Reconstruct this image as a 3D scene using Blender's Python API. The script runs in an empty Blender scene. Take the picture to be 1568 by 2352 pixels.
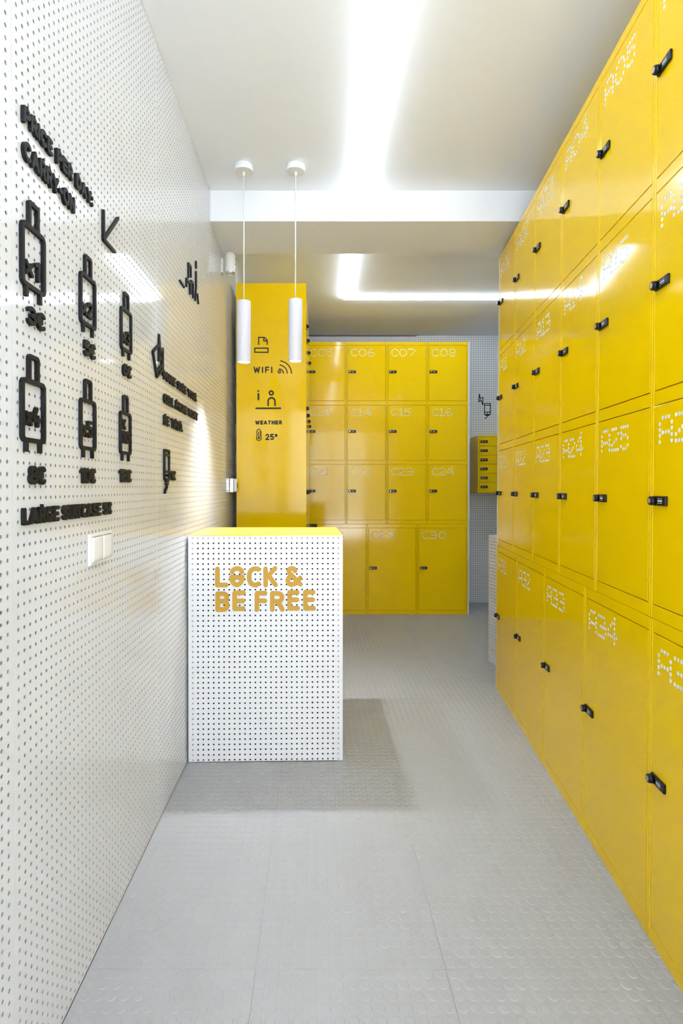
import bpy, bmesh, math, random
import numpy as np
from mathutils import Matrix, Vector

random.seed(4)
S = bpy.context.scene
COL = S.collection
R = math.radians

# ------------------------------------------------------------------ camera
F_PX, PITCH, PX0, PY0, CAM_H = 1340.0, R(0.45), 731.0, 1129.5, 1.2
cd = bpy.data.cameras.new('camera')
cd.sensor_fit = 'VERTICAL'
cd.sensor_height = 36.0
cd.sensor_width = 24.0
cd.lens = F_PX * 36.0 / 2352.0
cd.shift_x = (784.0 - PX0) / 2352.0
cd.shift_y = -(1176.0 - PY0) / 2352.0
cd.clip_start = 0.02
cam = bpy.data.objects.new('camera', cd)
cam.location = (0, 0, CAM_H)
cam.rotation_euler = (R(90) - PITCH, 0, 0)
COL.objects.link(cam)
S.camera = cam

# ------------------------------------------------------------------ light levels
LED_POWER = 21.5          # emission of the LED battens
PENDANT_W = 35.0          # each pendant spot
SKY = 6.5                 # daylight outside the shopfront
SUN = 100.0                 # added light whose bounce off the pavement lifts the ceiling
S.view_settings.view_transform = 'Standard'
S.view_settings.look = 'None'
S.view_settings.gamma = 1.0
S.view_settings.use_curve_mapping = False
S.view_settings.exposure = 0.50

w = bpy.data.worlds.new('world')
S.world = w
w.use_nodes = True
bg = w.node_tree.nodes['Background']
bg.inputs[0].default_value = (0.84, 0.92, 1.0, 1)
bg.inputs[1].default_value = SKY
sd = bpy.data.lights.new('bounce_sun', 'SUN')        # added light: strikes the pavement so its bounce brightens the ceiling
sd.energy = SUN
sd.angle = R(0.6)
sd.color = (0.86, 0.93, 1.0)
bounce_sun = bpy.data.objects.new('bounce_sun', sd)
COL.objects.link(bounce_sun)
bounce_sun.location = (0, 4, 9)
bounce_sun.rotation_euler = (R(-28), 0, R(10))


# ------------------------------------------------------------------ pixel helpers (photo pixel -> point on a known plane)
def ray(x, y):
    u = (x - PX0) / F_PX
    v = -(y - PY0) / F_PX
    return Vector((u, math.cos(PITCH) + v * math.sin(PITCH), -math.sin(PITCH) + v * math.cos(PITCH)))


def pix_plane(x, y, origin, ux):
    """photo pixel -> (local u, height z) on the vertical plane through origin along ux"""
    n = Vector((ux.y, -ux.x, 0))
    d = ray(x, y)
    c = Vector((0, 0, CAM_H))
    t = (Vector(origin) - c).dot(n) / d.dot(n)
    p = c + d * t
    return ((p - Vector(origin)).dot(ux), p.z)


# ------------------------------------------------------------------ materials
def mat(name, col, rough=0.5, spec=0.5, metal=0.0, var=0.03, vscale=6.0, bump=0.0, bscale=40.0, coat=0.0, emit=0.0):
    m = bpy.data.materials.new(name)
    m.use_nodes = True
    nt = m.node_tree
    b = nt.nodes['Principled BSDF']
    b.inputs['Roughness'].default_value = rough
    b.inputs['Specular IOR Level'].default_value = spec
    b.inputs['Metallic'].default_value = metal
    b.inputs['Coat Weight'].default_value = coat
    b.inputs['Coat Roughness'].default_value = 0.06
    tc = nt.nodes.new('ShaderNodeTexCoord')
    if var > 0:
        nz = nt.nodes.new('ShaderNodeTexNoise')
        nz.inputs['Scale'].default_value = vscale
        nz.inputs['Detail'].default_value = 4
        nt.links.new(tc.outputs['Object'], nz.inputs['Vector'])
        mx = nt.nodes.new('ShaderNodeMix')
        mx.data_type = 'RGBA'
        mx.inputs[6].default_value = tuple(c * (1 - var) for c in col) + (1,)
        mx.inputs[7].default_value = tuple(min(1, c * (1 + var)) for c in col) + (1,)
        nt.links.new(nz.outputs['Fac'], mx.inputs[0])
        nt.links.new(mx.outputs[2], b.inputs['Base Color'])
    else:
        b.inputs['Base Color'].default_value = tuple(col) + (1,)
    if bump > 0:
        n2 = nt.nodes.new('ShaderNodeTexNoise')
        n2.inputs['Scale'].default_value = bscale
        n2.inputs['Detail'].default_value = 3
        nt.links.new(tc.outputs['Object'], n2.inputs['Vector'])
        bp = nt.nodes.new('ShaderNodeBump')
        bp.inputs['Strength'].default_value = bump
        bp.inputs['Distance'].default_value = 0.01
        nt.links.new(n2.outputs['Fac'], bp.inputs['Height'])
        nt.links.new(bp.outputs['Normal'], b.inputs['Normal'])
    if emit > 0:
        b.inputs['Emission Color'].default_value = tuple(col) + (1,)
        b.inputs['Emission Strength'].default_value = emit
    return m


M = {}
M['yellow'] = mat('yellow_enamel', (0.88, 0.565, 0.001), 0.085, 0.28, var=0.015, vscale=3, bump=0.035, bscale=5)
M['yellow_top'] = mat('yellow_desk_top', (0.86, 0.60, 0.09), 0.22, 0.5, var=0.02)
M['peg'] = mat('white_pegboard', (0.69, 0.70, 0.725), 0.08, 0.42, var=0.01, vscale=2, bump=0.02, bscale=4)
M['peg_rear_lightened'] = mat('white_pegboard_lightened', (0.80, 0.80, 0.80), 0.3, 0.4, var=0.01, vscale=2)  # same board as the left wall, colour lightened in place of light
M['deskwhite'] = mat('white_desk_board', (0.80, 0.80, 0.82), 0.25, 0.5, var=0.01)
M['white'] = mat('white_paint', (0.85, 0.86, 0.885), 0.75, 0.3, var=0.015, vscale=2, bump=0.04, bscale=60)
M['ceil'] = mat('white_ceiling_paint', (0.89, 0.905, 0.94), 0.85, 0.2, var=0.012, vscale=1.5, bump=0.03, bscale=80)
M['plastic'] = mat('white_plastic', (0.83, 0.83, 0.83), 0.25, 0.5, var=0.01)
M['lampwhite'] = mat('white_lamp_enamel', (0.70, 0.69, 0.75), 0.4, 0.4, var=0.01)
M['cavity'] = mat('hole_shade_backing', (0.035, 0.035, 0.035), 0.9, 0.1, var=0.1)  # near black: shade seen through the holes put into the colour
M['hole_wall_shade'] = mat('matt_hole_shade', (0.36, 0.36, 0.36), 0.9, 0.1, var=0.05, vscale=60)  # white hole walls toned grey, shade put into the colour
M['batten'] = mat('pale_wood_batten', (0.50, 0.49, 0.46), 0.8, 0.1, var=0.1, vscale=20)
M['rubber'] = mat('grey_rubber', (0.395, 0.395, 0.40), 0.38, 0.42, var=0.05, vscale=9, bump=0.03, bscale=30)
M['joint'] = mat('floor_joint', (0.20, 0.20, 0.20), 0.8, 0.1, var=0.1)
M['black'] = mat('black_acrylic', (0.006, 0.006, 0.007), 0.55, 0.25, var=0.15)
M['blackprint'] = mat('black_vinyl', (0.014, 0.012, 0.012), 0.5, 0.3, var=0.1)
M['mustard'] = mat('mustard_letter', (0.54, 0.30, 0.025), 0.45, 0.3, var=0.02)
M['lock'] = mat('black_lock', (0.006, 0.005, 0.007), 0.35, 0.3, var=0.1)
M['brass'] = mat('brass_key_face', (0.72, 0.55, 0.38), 0.35, 0.5, metal=0.9, var=0.1, vscale=200)
M['dial'] = mat('white_dial', (0.75, 0.75, 0.82), 0.5, 0.3, var=0.05)
M['red'] = mat('red_mark', (0.6, 0.02, 0.03), 0.5, 0.3, var=0.05)
M['green'] = mat('green_mark', (0.05, 0.4, 0.04), 0.5, 0.3, var=0.05)
M['dots'] = mat('white_dots', (0.82, 0.80, 0.78), 0.45, 0.3, var=0.02)
M['metal'] = mat('grey_metal', (0.55, 0.55, 0.54), 0.35, 0.5, metal=0.8, var=0.05)
M['darkmetal'] = mat('dark_plastic', (0.06, 0.055, 0.05), 0.5, 0.4, var=0.1)
M['frame'] = mat('window_frame_metal', (0.25, 0.25, 0.26), 0.4, 0.5, metal=0.6, var=0.05)
M['pave'] = mat('grey_pavement', (0.52, 0.52, 0.52), 0.9, 0.2, var=0.1, vscale=8)
M['led'] = mat('led_diffuser', (0.74, 0.87, 1.0), 0.4, 0.3, var=0, emit=LED_POWER)
M['bulb'] = mat('lamp_glow', (1.0, 0.98, 0.96), 0.4, 0.3, var=0, emit=6.0)


def glass_mat():
    m = bpy.data.materials.new('window_glass')
    m.use_nodes = True
    nt = m.node_tree
    nt.nodes.clear()
    o = nt.nodes.new('ShaderNodeOutputMaterial')
    t = nt.nodes.new('ShaderNodeBsdfTransparent')
    g = nt.nodes.new('ShaderNodeBsdfGlossy')
    g.inputs['Roughness'].default_value = 0.02
    mx = nt.nodes.new('ShaderNodeMixShader')
    mx.inputs[0].default_value = 0.06
    nt.links.new(t.outputs[0], mx.inputs[1])
    nt.links.new(g.outputs[0], mx.inputs[2])
    nt.links.new(mx.outputs[0], o.inputs[0])
    return m


M['glass'] = glass_mat()


# ------------------------------------------------------------------ object helpers
def tag(o, label=None, cat=None, group=None, kind=None):
    if label: o['label'] = label
    if cat: o['category'] = cat
    if group: o['group'] = group
    if kind: o['kind'] = kind
    return o


def link(name, data, parent=None, loc=(0, 0, 0), rz=0.0):
    o = bpy.data.objects.new(name, data)
    COL.objects.link(o)
    o.location = loc
    o.rotation_euler = (0, 0, rz)
    if parent is not None:
        o.parent = parent
    return o


def empty(name, loc=(0, 0, 0), rz=0.0):
    o = link(name, None, None, loc, rz)
    o.empty_display_size = 0.1
    return o


def setmats(me, mats):
    for m in (mats if isinstance(mats, (list, tuple)) else [mats]):
        me.materials.append(M[m])
    return me


def box_bm(bm, x0, x1, y0, y1, z0, z1, bev=0.0, mi=0, seg=1):
    r = bmesh.ops.create_cube(bm, size=1.0)
    vs = r['verts']
    for v in vs:
        v.co = Vector(((x0 + x1) / 2 + v.co.x * (x1 - x0), (y0 + y1) / 2 + v.co.y * (y1 - y0), (z0 + z1) / 2 + v.co.z * (z1 - z0)))
    fs = set(f for v in vs for f in v.link_faces)
    for f in fs: f.material_index = mi
    if bev > 0:
        es = list(set(e for v in vs for e in v.link_edges))
        rr = bmesh.ops.bevel(bm, geom=es, offset=bev, segments=seg, affect='EDGES', profile=0.5)
        for f in rr['faces']: f.material_index = mi


def cyl_bm(bm, c, axis, r0, r1, length, n=24, mi=0, cap=True):
    """cylinder/cone from point c along unit axis"""
    ax = Vector(axis).normalized()
    a = ax.orthogonal().normalized()
    b = ax.cross(a)
    c = Vector(c)
    lo = [bm.verts.new(c + (a * math.cos(2 * math.pi * k / n) + b * math.sin(2 * math.pi * k / n)) * r0) for k in range(n)]
    hi = [bm.verts.new(c + ax * length + (a * math.cos(2 * math.pi * k / n) + b * math.sin(2 * math.pi * k / n)) * r1) for k in range(n)]
    for k in range(n):
        f = bm.faces.new((lo[k], lo[(k + 1) % n], hi[(k + 1) % n], hi[k]))
        f.material_index = mi
        f.smooth = True
    if cap:
        f = bm.faces.new(lo[::-1]); f.material_index = mi
        f = bm.faces.new(hi); f.material_index = mi


def lathe_bm(bm, c, prof, n=28, mi=0):
    """revolve (r, z) profile about the vertical axis at c"""
    rings = []
    for r, z in prof:
        rings.append([bm.verts.new((c[0] + r * math.cos(2 * math.pi * k / n), c[1] + r * math.sin(2 * math.pi * k / n), c[2] + z)) for k in range(n)])
    for i in range(len(rings) - 1):
        for k in range(n):
            f = bm.faces.new((rings[i][k], rings[i][(k + 1) % n], rings[i + 1][(k + 1) % n], rings[i + 1][k]))
            f.material_index = mi
            f.smooth = True
    bm.faces.new(rings[0][::-1]).material_index = mi
    bm.faces.new(rings[-1]).material_index = mi


def finish(bm, name, mats, recalc=True):
    if recalc:
        bmesh.ops.recalc_face_normals(bm, faces=bm.faces[:])
    me = bpy.data.meshes.new(name)
    bm.to_mesh(me)
    bm.free()
    return setmats(me, mats)


def box_obj(name, x0, x1, y0, y1, z0, z1, m, parent=None, bev=0.0, loc=(0, 0, 0), rz=0.0):
    bm = bmesh.new()
    box_bm(bm, x0, x1, y0, y1, z0, z1, bev)
    return link(name, finish(bm, name, m), parent, loc, rz)


def struct(o, label, cat):
    return tag(o, label, cat, kind='structure')


# ------------------------------------------------------------------ perforated board (front at y=0, x right, z up, thickness into +y)
def pegboard_mesh(name, W, H, nx, nz, mx0, mx1, mz0, mz1, r=0.0039, thick=0.0022, mats='peg', n=8):
    px = (W - mx0 - mx1) / (nx - 1)
    pz = (H - mz0 - mz1) / (nz - 1)
    hx, hz = min(px / 2, mx0, mx1), min(pz / 2, mz0, mz1)
    # cell edges
    cx = mx0 + px * np.arange(nx)
    cz = mz0 + pz * np.arange(nz)
    ex = np.concatenate(([cx[0] - min(px / 2, mx0)], (cx[:-1] + cx[1:]) / 2, [cx[-1] + min(px / 2, mx1)]))
    ez = np.concatenate(([cz[0] - min(pz / 2, mz0)], (cz[:-1] + cz[1:]) / 2, [cz[-1] + min(pz / 2, mz1)]))
    X0, Z0 = np.meshgrid(ex[:-1], ez[:-1], indexing='ij')
    X1, Z1 = np.meshgrid(ex[1:], ez[1:], indexing='ij')
    CX, CZ = np.meshgrid(cx, cz, indexing='ij')
    X0, X1, Z0, Z1, CX, CZ = [a.ravel() for a in (X0, X1, Z0, Z1, CX, CZ)]
    N = len(CX)
    ang = np.arange(8) * math.pi / 4
    # outer ring order: E, NE, N, NW, W, SW, S, SE
    ox = np.stack([X1, X1, CX, X0, X0, X0, CX, X1], 1)
    oz = np.stack([CZ, Z1, Z1, Z1, CZ, Z0, Z0, Z0], 1)
    rx = CX[:, None] + r * np.cos(ang)[None]
    rz = CZ[:, None] + r * np.sin(ang)[None]
    V = np.zeros((N, 24, 3))
    V[:, 0:8, 0], V[:, 0:8, 2] = ox, oz
    V[:, 8:16, 0], V[:, 8:16, 2] = rx, rz
    V[:, 16:24, 0], V[:, 16:24, 2], V[:, 16:24, 1] = rx, rz, thick
    k = np.arange(8)
    k1 = (k + 1) % 8
    fa = np.stack([k, k1, 8 + k1, 8 + k], 1)
    fb = np.stack([8 + k, 8 + k1, 16 + k1, 16 + k], 1)
    Fq = np.concatenate([fa, fb], 0)
    faces = (Fq[None] + (np.arange(N) * 24)[:, None, None]).reshape(-1, 4)
    verts = V.reshape(-1, 3)
    # margin strips, rim
    extra_v, extra_f = [], []

    def q(a, b, c, d):
        s = len(verts) + len(extra_v)
        extra_v.extend([a, b, c, d])
        extra_f.append([s, s + 1, s + 2, s + 3])
    a0, a1, b0, b1 = ex[0], ex[-1], ez[0], ez[-1]
    if a0 > 1e-5: q((0, 0, 0), (a0, 0, 0), (a0, 0, H), (0, 0, H))
    if W - a1 > 1e-5: q((a1, 0, 0), (W, 0, 0), (W, 0, H), (a1, 0, H))
    if b0 > 1e-5: q((a0, 0, 0), (a1, 0, 0), (a1, 0, b0), (a0, 0, b0))
    if H - b1 > 1e-5: q((a0, 0, b1), (a1, 0, b1), (a1, 0, H), (a0, 0, H))
    q((0, 0, 0), (0, 0, H), (0, thick, H), (0, thick, 0))
    q((W, 0, 0), (W, thick, 0), (W, thick, H), (W, 0, H))
    q((0, 0, H), (W, 0, H), (W, thick, H), (0, thick, H))
    q((0, 0, 0), (0, thick, 0), (W, thick, 0), (W, 0, 0))
    verts = np.concatenate([verts, np.array(extra_v)], 0)
    faces = np.concatenate([faces, np.array(extra_f)], 0)
    me = bpy.data.meshes.new(name)
    me.vertices.add(len(verts))
    me.vertices.foreach_set('co', verts.astype(np.float32).ravel())
    me.loops.add(len(faces) * 4)
    me.loops.foreach_set('vertex_index', faces.astype(np.int32).ravel())
    me.polygons.add(len(faces))
    me.polygons.foreach_set('loop_start', (np.arange(len(faces)) * 4).astype(np.int32))
    me.polygons.foreach_set('loop_total', np.full(len(faces), 4, np.int32))
    me.update(calc_edges=True)
    me.shade_flat()
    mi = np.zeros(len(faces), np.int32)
    mi[:N * 16] = np.tile(np.repeat([0, 1], 8), N)       # hole walls take the grey that paints in shade
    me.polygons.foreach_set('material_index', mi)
    return setmats(me, [mats, 'hole_wall_shade'])


# ------------------------------------------------------------------ strokes: flat ribbons with round ends, x right, z up, depth towards -y
def arc(cx, cy, rx, ry, a0, a1, n=9):
    return [(cx + rx * math.cos(R(a0 + (a1 - a0) * i / n)), cy + ry * math.sin(R(a0 + (a1 - a0) * i / n))) for i in range(n + 1)]


def split_corners(pts, closed, lim=38):
    if closed:
        return [(pts, True)]
    out, cur = [], [pts[0]]
    for i in range(1, len(pts)):
        cur.append(pts[i])
        if i < len(pts) - 1:
            a = Vector(pts[i]) - Vector(pts[i - 1])
            b = Vector(pts[i + 1]) - Vector(pts[i])
            if a.length > 1e-9 and b.length > 1e-9 and math.degrees(a.angle(b)) > lim:
                out.append((cur, False))
                cur = [pts[i]]
    out.append((cur, False))
    return out


def ribbon(bm, pts, width, depth, closed=False, round_cap=True, y0=0.0, mi=0):
    pts = [Vector((p[0], p[1])) for p in pts]
    n = len(pts)
    h = width / 2
    if n == 1:
        pts.append(pts[0] + Vector((1e-5, 0)))
        n = 2
    L, Rr = [], []
    for i in range(n):
        if closed:
            d0 = (pts[i] - pts[i - 1]).normalized()
            d1 = (pts[(i + 1) % n] - pts[i]).normalized()
        else:
            d0 = (pts[i] - pts[i - 1]).normalized() if i > 0 else None
            d1 = (pts[i + 1] - pts[i]).normalized() if i < n - 1 else None
            if d0 is None: d0 = d1
            if d1 is None: d1 = d0
        t = (d0 + d1)
        t = t.normalized() if t.length > 1e-6 else d0
        nn = Vector((-t.y, t.x))
        sc = 1.0 / max(0.45, nn.dot(Vector((-d0.y, d0.x))))
        L.append(pts[i] + nn * h * sc)
        Rr.append(pts[i] - nn * h * sc)

    def vv(p):
        return (bm.verts.new((p.x, y0 - depth, p.y)), bm.verts.new((p.x, y0, p.y)))
    Lv = [vv(p) for p in L]
    Rv = [vv(p) for p in Rr]

    def quad(*v):
        f = bm.faces.new(v)
        f.material_index = mi
    rng = range(n) if closed else range(n - 1)
    for i in rng:
        j = (i + 1) % n
        quad(Lv[i][0], Rv[i][0], Rv[j][0], Lv[j][0])
        quad(Lv[i][1], Lv[j][1], Rv[j][1], Rv[i][1])
        quad(Lv[i][0], Lv[j][0], Lv[j][1], Lv[i][1])
        quad(Rv[i][0], Rv[i][1], Rv[j][1], Rv[j][0])
    if not closed:
        for end in (0, n - 1):
            d = (pts[1] - pts[0]).normalized() if end == 0 else (pts[-1] - pts[-2]).normalized()
            nn = Vector((-d.y, d.x))
            o = -d if end == 0 else d
            cap = [Lv[end]]
            if round_cap:
                for k in range(1, 6):
                    a = math.pi * k / 6
                    cap.append(vv(pts[end] + (nn * math.cos(a) + o * math.sin(a)) * h))
            cap.append(Rv[end])
            if len(cap) > 2:
                quad(*[c[0] for c in cap])
                quad(*[c[1] for c in cap][::-1])
            for k in range(len(cap) - 1):
                quad(cap[k][0], cap[k + 1][0], cap[k + 1][1], cap[k][1])


def strokes_mesh(name, strokes, width, depth, mats='black', y0=0.0):
    """strokes: list of point lists or (points, closed[, width])"""
    bm = bmesh.new()
    k = 0
    for s in strokes:
        closed, wd = False, width
        if isinstance(s, tuple):
            closed = s[1]
            if len(s) > 2: wd = s[2]
            s = s[0]
        for seg, cl in split_corners(s, closed):
            ribbon(bm, seg, wd, depth + 0.00004 * k, cl, True, y0)
            k += 1
    return finish(bm, name, mats)


def rrect(x0, x1, z0, z1, r):
    p = []
    for cx, cz, a in ((x1 - r, z1 - r, 0), (x0 + r, z1 - r, 90), (x0 + r, z0 + r, 180), (x1 - r, z0 + r, 270)):
        p += arc(cx, cz, r, r, a, a + 90, 4)
    return p


# rounded capital alphabet: width, strokes in a unit-high box
GL = {
    'A': (.78, [[(0, 0), (.39, 1), (.78, 0)], [(.14, .32), (.64, .32)]]),
    'B': (.66, [[(0, 0), (0, 1), (.38, 1)] + arc(.38, .76, .22, .24, 90, -90) + [(0, .52)], [(.36, .52)] + arc(.40, .26, .26, .26, 90, -90) + [(0, 0)]]),
    'C': (.72, [arc(.42, .5, .42, .5, 48, 312, 16)]),
    'D': (.72, [[(0, 0), (0, 1), (.3, 1)] + arc(.3, .5, .42, .5, 90, -90, 12) + [(0, 0)]]),
    'E': (.58, [[(.58, 1), (0, 1), (0, 0), (.58, 0)], [(0, .5), (.52, .5)]]),
    'F': (.58, [[(.58, 1), (0, 1), (0, 0)], [(0, .5), (.5, .5)]]),
    'G': (.78, [arc(.42, .5, .42, .5, 48, 345, 18) + [(.80, .42), (.5, .42)]]),
    'H': (.68, [[(0, 0), (0, 1)], [(.68, 0), (.68, 1)], [(0, .5), (.68, .5)]]),
    'I': (.0, [[(0, 0), (0, 1)]]),
    'K': (.62, [[(0, 0), (0, 1)], [(.6, 1), (.04, .48)], [(.22, .62), (.62, 0)]]),
    'L': (.54, [[(0, 1), (0, 0), (.54, 0)]]),
    'M': (.86, [[(0, 0), (0, 1), (.43, .35), (.86, 1), (.86, 0)]]),
    'N': (.68, [[(0, 0), (0, 1), (.68, 0), (.68, 1)]]),
    'O': (.82, [(arc(.41, .5, .41, .5, 0, 345, 23), True)]),
    'P': (.62, [[(0, 0), (0, 1), (.34, 1)] + arc(.34, .72, .28, .28, 90, -90) + [(0, .44)]]),
    'R': (.64, [[(0, 0), (0, 1), (.34, 1)] + arc(.34, .72, .28, .28, 90, -90) + [(0, .44)], [(.32, .44), (.62, 0)]]),
    'S': (.60, [arc(.3, .75, .3, .25, 35, 270, 10) + arc(.3, .25, .3, .25, 90, -145, 10)[1:]]),
    'T': (.66, [[(0, 1), (.66, 1)], [(.33, 1), (.33, 0)]]),
    'U': (.68, [[(0, 1), (0, .34)] + arc(.34, .34, .34, .34, 180, 360, 10) + [(.68, 1)]]),
    'W': (1.04, [[(0, 1), (.24, 0), (.52, .85), (.80, 0), (1.04, 1)]]),
    'Y': (.72, [[(0, 1), (.36, .46), (.72, 1)], [(.36, .46), (.36, 0)]]),
    ':': (.0, [[(0, .62), (0, .68)], [(0, .02), (0, .08)]]),
    '.': (.0, [[(0, 0), (0, .04)]]),
    "'": (.0, [[(0, .86), (0, 1.1)]]),
    '-': (.30, [[(0, .45), (.30, .45)]]),
    'x': (.50, [[(0, 0), (.5, .64)], [(0, .64), (.5, 0)]]),
    '0': (.62, [(arc(.31, .5, .31, .5, 0, 345, 23), True)]),
    '1': (.26, [[(0, .82), (.26, 1), (.26, 0)]]),
    '2': (.56, [arc(.28, .72, .28, .28, 160, -25, 9) + [(0, 0), (.58, 0)]]),
    '3': (.56, [arc(.26, .76, .26, .24, 150, -90, 10) + arc(.28, .26, .28, .26, 90, -150, 10)]),
    '4': (.62, [[(.34, 1), (0, .30), (.62, .30)], [(.46, .52), (.46, 0)]]),
    '5': (.58, [[(.54, 1), (.06, 1), (.03, .56)] + arc(.29, .31, .29, .31, 120, -145, 12)]),
    '6': (.62, [[(.52, .96), (.30, .94)] + arc(.46, .5, .46, .46, 110, 180, 5), (arc(.31, .31, .31, .31, 0, 340, 17), True)]),
    '8': (.60, [(arc(.30, .75, .25, .25, 0, 340, 17), True), (arc(.30, .26, .30, .26, 0, 340, 17), True)]),
    '€': (.60, [arc(.42, .5, .34, .5, 50, 310, 14), [(-.04, .60), (.40, .60)], [(-.04, .40), (.40, .40)]]),
    'º': (.30, [(arc(.15, .82, .15, .18, 0, 330, 11), True)]),
}


def layout(text, x0, x1, z0, z1, stroke, gap=0.40, space=0.62):
    """-> [(char, strokes in plane units)] filling x0..x1 by z0..z1 (outer edges)"""
    adv, x = [], 0.0
    for ch in text:
        if ch == ' ':
            x += space
            continue
        adv.append((ch, x))
        x += GL[ch][0] + gap
    total = x - gap
    ax0, ax1, az0, az1 = x0 + stroke / 2, x1 - stroke / 2, z0 + stroke / 2, z1 - stroke / 2
    sx = (ax1 - ax0) / max(total, 1e-6)
    out = []
    for ch, xx in adv:
        ss = []
        for s in GL[ch][1]:
            cl = isinstance(s, tuple)
            p = s[0] if cl else s
            q = [(ax0 + (xx + a) * sx, az0 + b * (az1 - az0)) for a, b in p]
            ss.append((q, cl))
        out.append((ch, ss))
    return out


def lettering(name, text, x0, x1, z0, z1, stroke, depth, m, label, cat, loc, rz, group=None, gap=0.40, part='letter'):
    """a top-level line of raised letters, each letter a part"""
    root = empty(name, (loc[0], loc[1], loc[2]), rz)
    tag(root, label, cat, group)
    for ch, ss in layout(text, x0, x1, z0, z1, stroke, gap):
        nm = part
        if ch in '0123456789': nm = 'numeral'
        if ch == '€': nm = 'euro_sign'
        if ch in ":.-'": nm = 'punctuation_mark'
        link(nm, strokes_mesh(nm, ss, stroke, depth, m), root)
    return root


# ================================================================== THE ROOM
WL = -0.573            # face of the left wall boards
CEIL = 2.772
YF = -1.45             # inside of shopfront
YB = 6.07              # face of the far wall
XR = 2.62
PHI = math.atan(0.0948)
A_O = Vector((1.062, 3.485, 0.0))          # far floor corner of the right-hand locker row
A_U = Vector((-math.sin(PHI), -math.cos(PHI), 0))
A_RZ = math.atan2(A_U.y, A_U.x)
A_N = Vector((math.cos(PHI), -math.sin(PHI), 0))   # into the lockers

# floor: slab + studded rubber tiles
floor = box_obj('floor', -0.75, XR + 0.2, YF - 0.2, YB + 0.2, -0.12, -0.003, 'joint')
struct(floor, 'light grey studded rubber tile floor of the locker room', 'floor')
TS = 0.4725
NST = 15


def tile_mesh(name, wx, wy):
    """one rubber tile with its moulded studs; cut tiles lose studs on the low-x side"""
    p = TS / NST
    xs = [wx - p * (i + 0.5) for i in range(NST) if wx - p * (i + 0.5) > 0.013]
    ys = [p * (j + 0.5) for j in range(NST) if p * (j + 0.5) < wy - 0.013]
    n = 14
    v, f = [], []
    g = 0.0004
    v += [(g, g, 0), (wx - g, g, 0), (wx - g, wy - g, 0), (g, wy - g, 0), (g, g, -.003), (wx - g, g, -.003), (wx - g, wy - g, -.003), (g, wy - g, -.003)]
    f += [(0, 1, 2, 3), (0, 4, 5, 1), (1, 5, 6, 2), (2, 6, 7, 3), (3, 7, 4, 0)]
    for x in xs:
        for y in ys:
            b = len(v)
            for rr, zz in ((0.0124, 0.0), (0.0117, 0.0010), (0.0103, 0.0014)):
                for k in range(n):
                    a = 2 * math.pi * k / n
                    v.append((x + rr * math.cos(a), y + rr * math.sin(a), zz))
            for ring in (0, 1):
                for k in range(n):
                    k1 = (k + 1) % n
                    o = b + ring * n
                    f.append((o + k, o + k1, o + n + k1, o + n + k))
            f.append(tuple(b + 2 * n + k for k in range(n)))
    me = bpy.data.meshes.new(name)
    me.from_pydata(v, [], f)
    me.update()
    return setmats(me, 'rubber')


tile_full = tile_mesh('floor_tile', TS, TS)
tile_cut = tile_mesh('floor_tile_cut', -0.156 - WL - 0.001, TS)
TX0, TY0 = -0.156, 1.443
for j in range(-6, 10):
    y = TY0 + j * TS
    if y + TS > YB + 0.02 + TS: continue
    link('floor_tile', tile_cut, floor, (WL + 0.001, y, 0))
    for i in range(0, 6):
        x = TX0 + i * TS
        front_x = A_O.x - 0.0948 * (A_O.y - y)
        if y < 3.3 and x > front_x + 0.02: continue
        if x + TS > XR + 0.05: continue
        link('floor_tile', tile_full, floor, (x, y, 0))

# ceiling, beam
ceiling = box_obj('ceiling', -0.75, XR + 0.2, YF - 0.2, YB + 0.2, CEIL, CEIL + 0.12, 'ceil')
struct(ceiling, 'smooth white painted ceiling', 'ceiling')
beam = box_obj('ceiling_beam', WL - 0.1, XR + 0.1, 3.105, 3.535, 2.610, CEIL, 'white')
struct(beam, 'white painted beam crossing below the ceiling', 'beam')

# left wall: backing wall, battens and perforated boards
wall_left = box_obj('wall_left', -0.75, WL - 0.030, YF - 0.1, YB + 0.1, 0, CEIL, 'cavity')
struct(wall_left, 'long wall clad in glossy white perforated boards', 'wall')
seams = [0.095, 1.095, 2.070, 3.082, 4.082]
for a, b in zip(seams[:-1], seams[1:]):
    nx = int(round((b - a - 0.037) / 0.02286)) + 1
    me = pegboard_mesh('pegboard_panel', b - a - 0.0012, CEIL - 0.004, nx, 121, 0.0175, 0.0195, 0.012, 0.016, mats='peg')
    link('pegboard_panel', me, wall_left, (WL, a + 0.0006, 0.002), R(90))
    px = (b - a - 0.0012 - 0.037) / (nx - 1)
    for c in (a + 0.0175, a + 0.0175 + px * 24, b - 0.021):
        bm = bmesh.new()
        box_bm(bm, WL - 0.029, WL - 0.0042, c - 0.0095, c + 0.0095, 0.0, CEIL)
        link('batten', finish(bm, 'batten', 'batten'), wall_left)
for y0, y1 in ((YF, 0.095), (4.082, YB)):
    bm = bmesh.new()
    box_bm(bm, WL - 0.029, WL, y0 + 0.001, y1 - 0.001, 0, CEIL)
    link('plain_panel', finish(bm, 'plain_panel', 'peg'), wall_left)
# thin white edge trim where the boards end
bm = bmesh.new()
box_bm(bm, WL - 0.004, WL + 0.006, 4.070, 4.086, 0, CEIL - 0.002, 0.001)
link('edge_trim', finish(bm, 'edge_trim', 'plastic'), wall_left)

# far wall
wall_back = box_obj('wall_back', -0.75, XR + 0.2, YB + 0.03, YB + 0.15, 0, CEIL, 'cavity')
struct(wall_back, 'far end wall clad in white perforated boards', 'wall')
XP = 1.02              # board joint seen above the lockers


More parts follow.
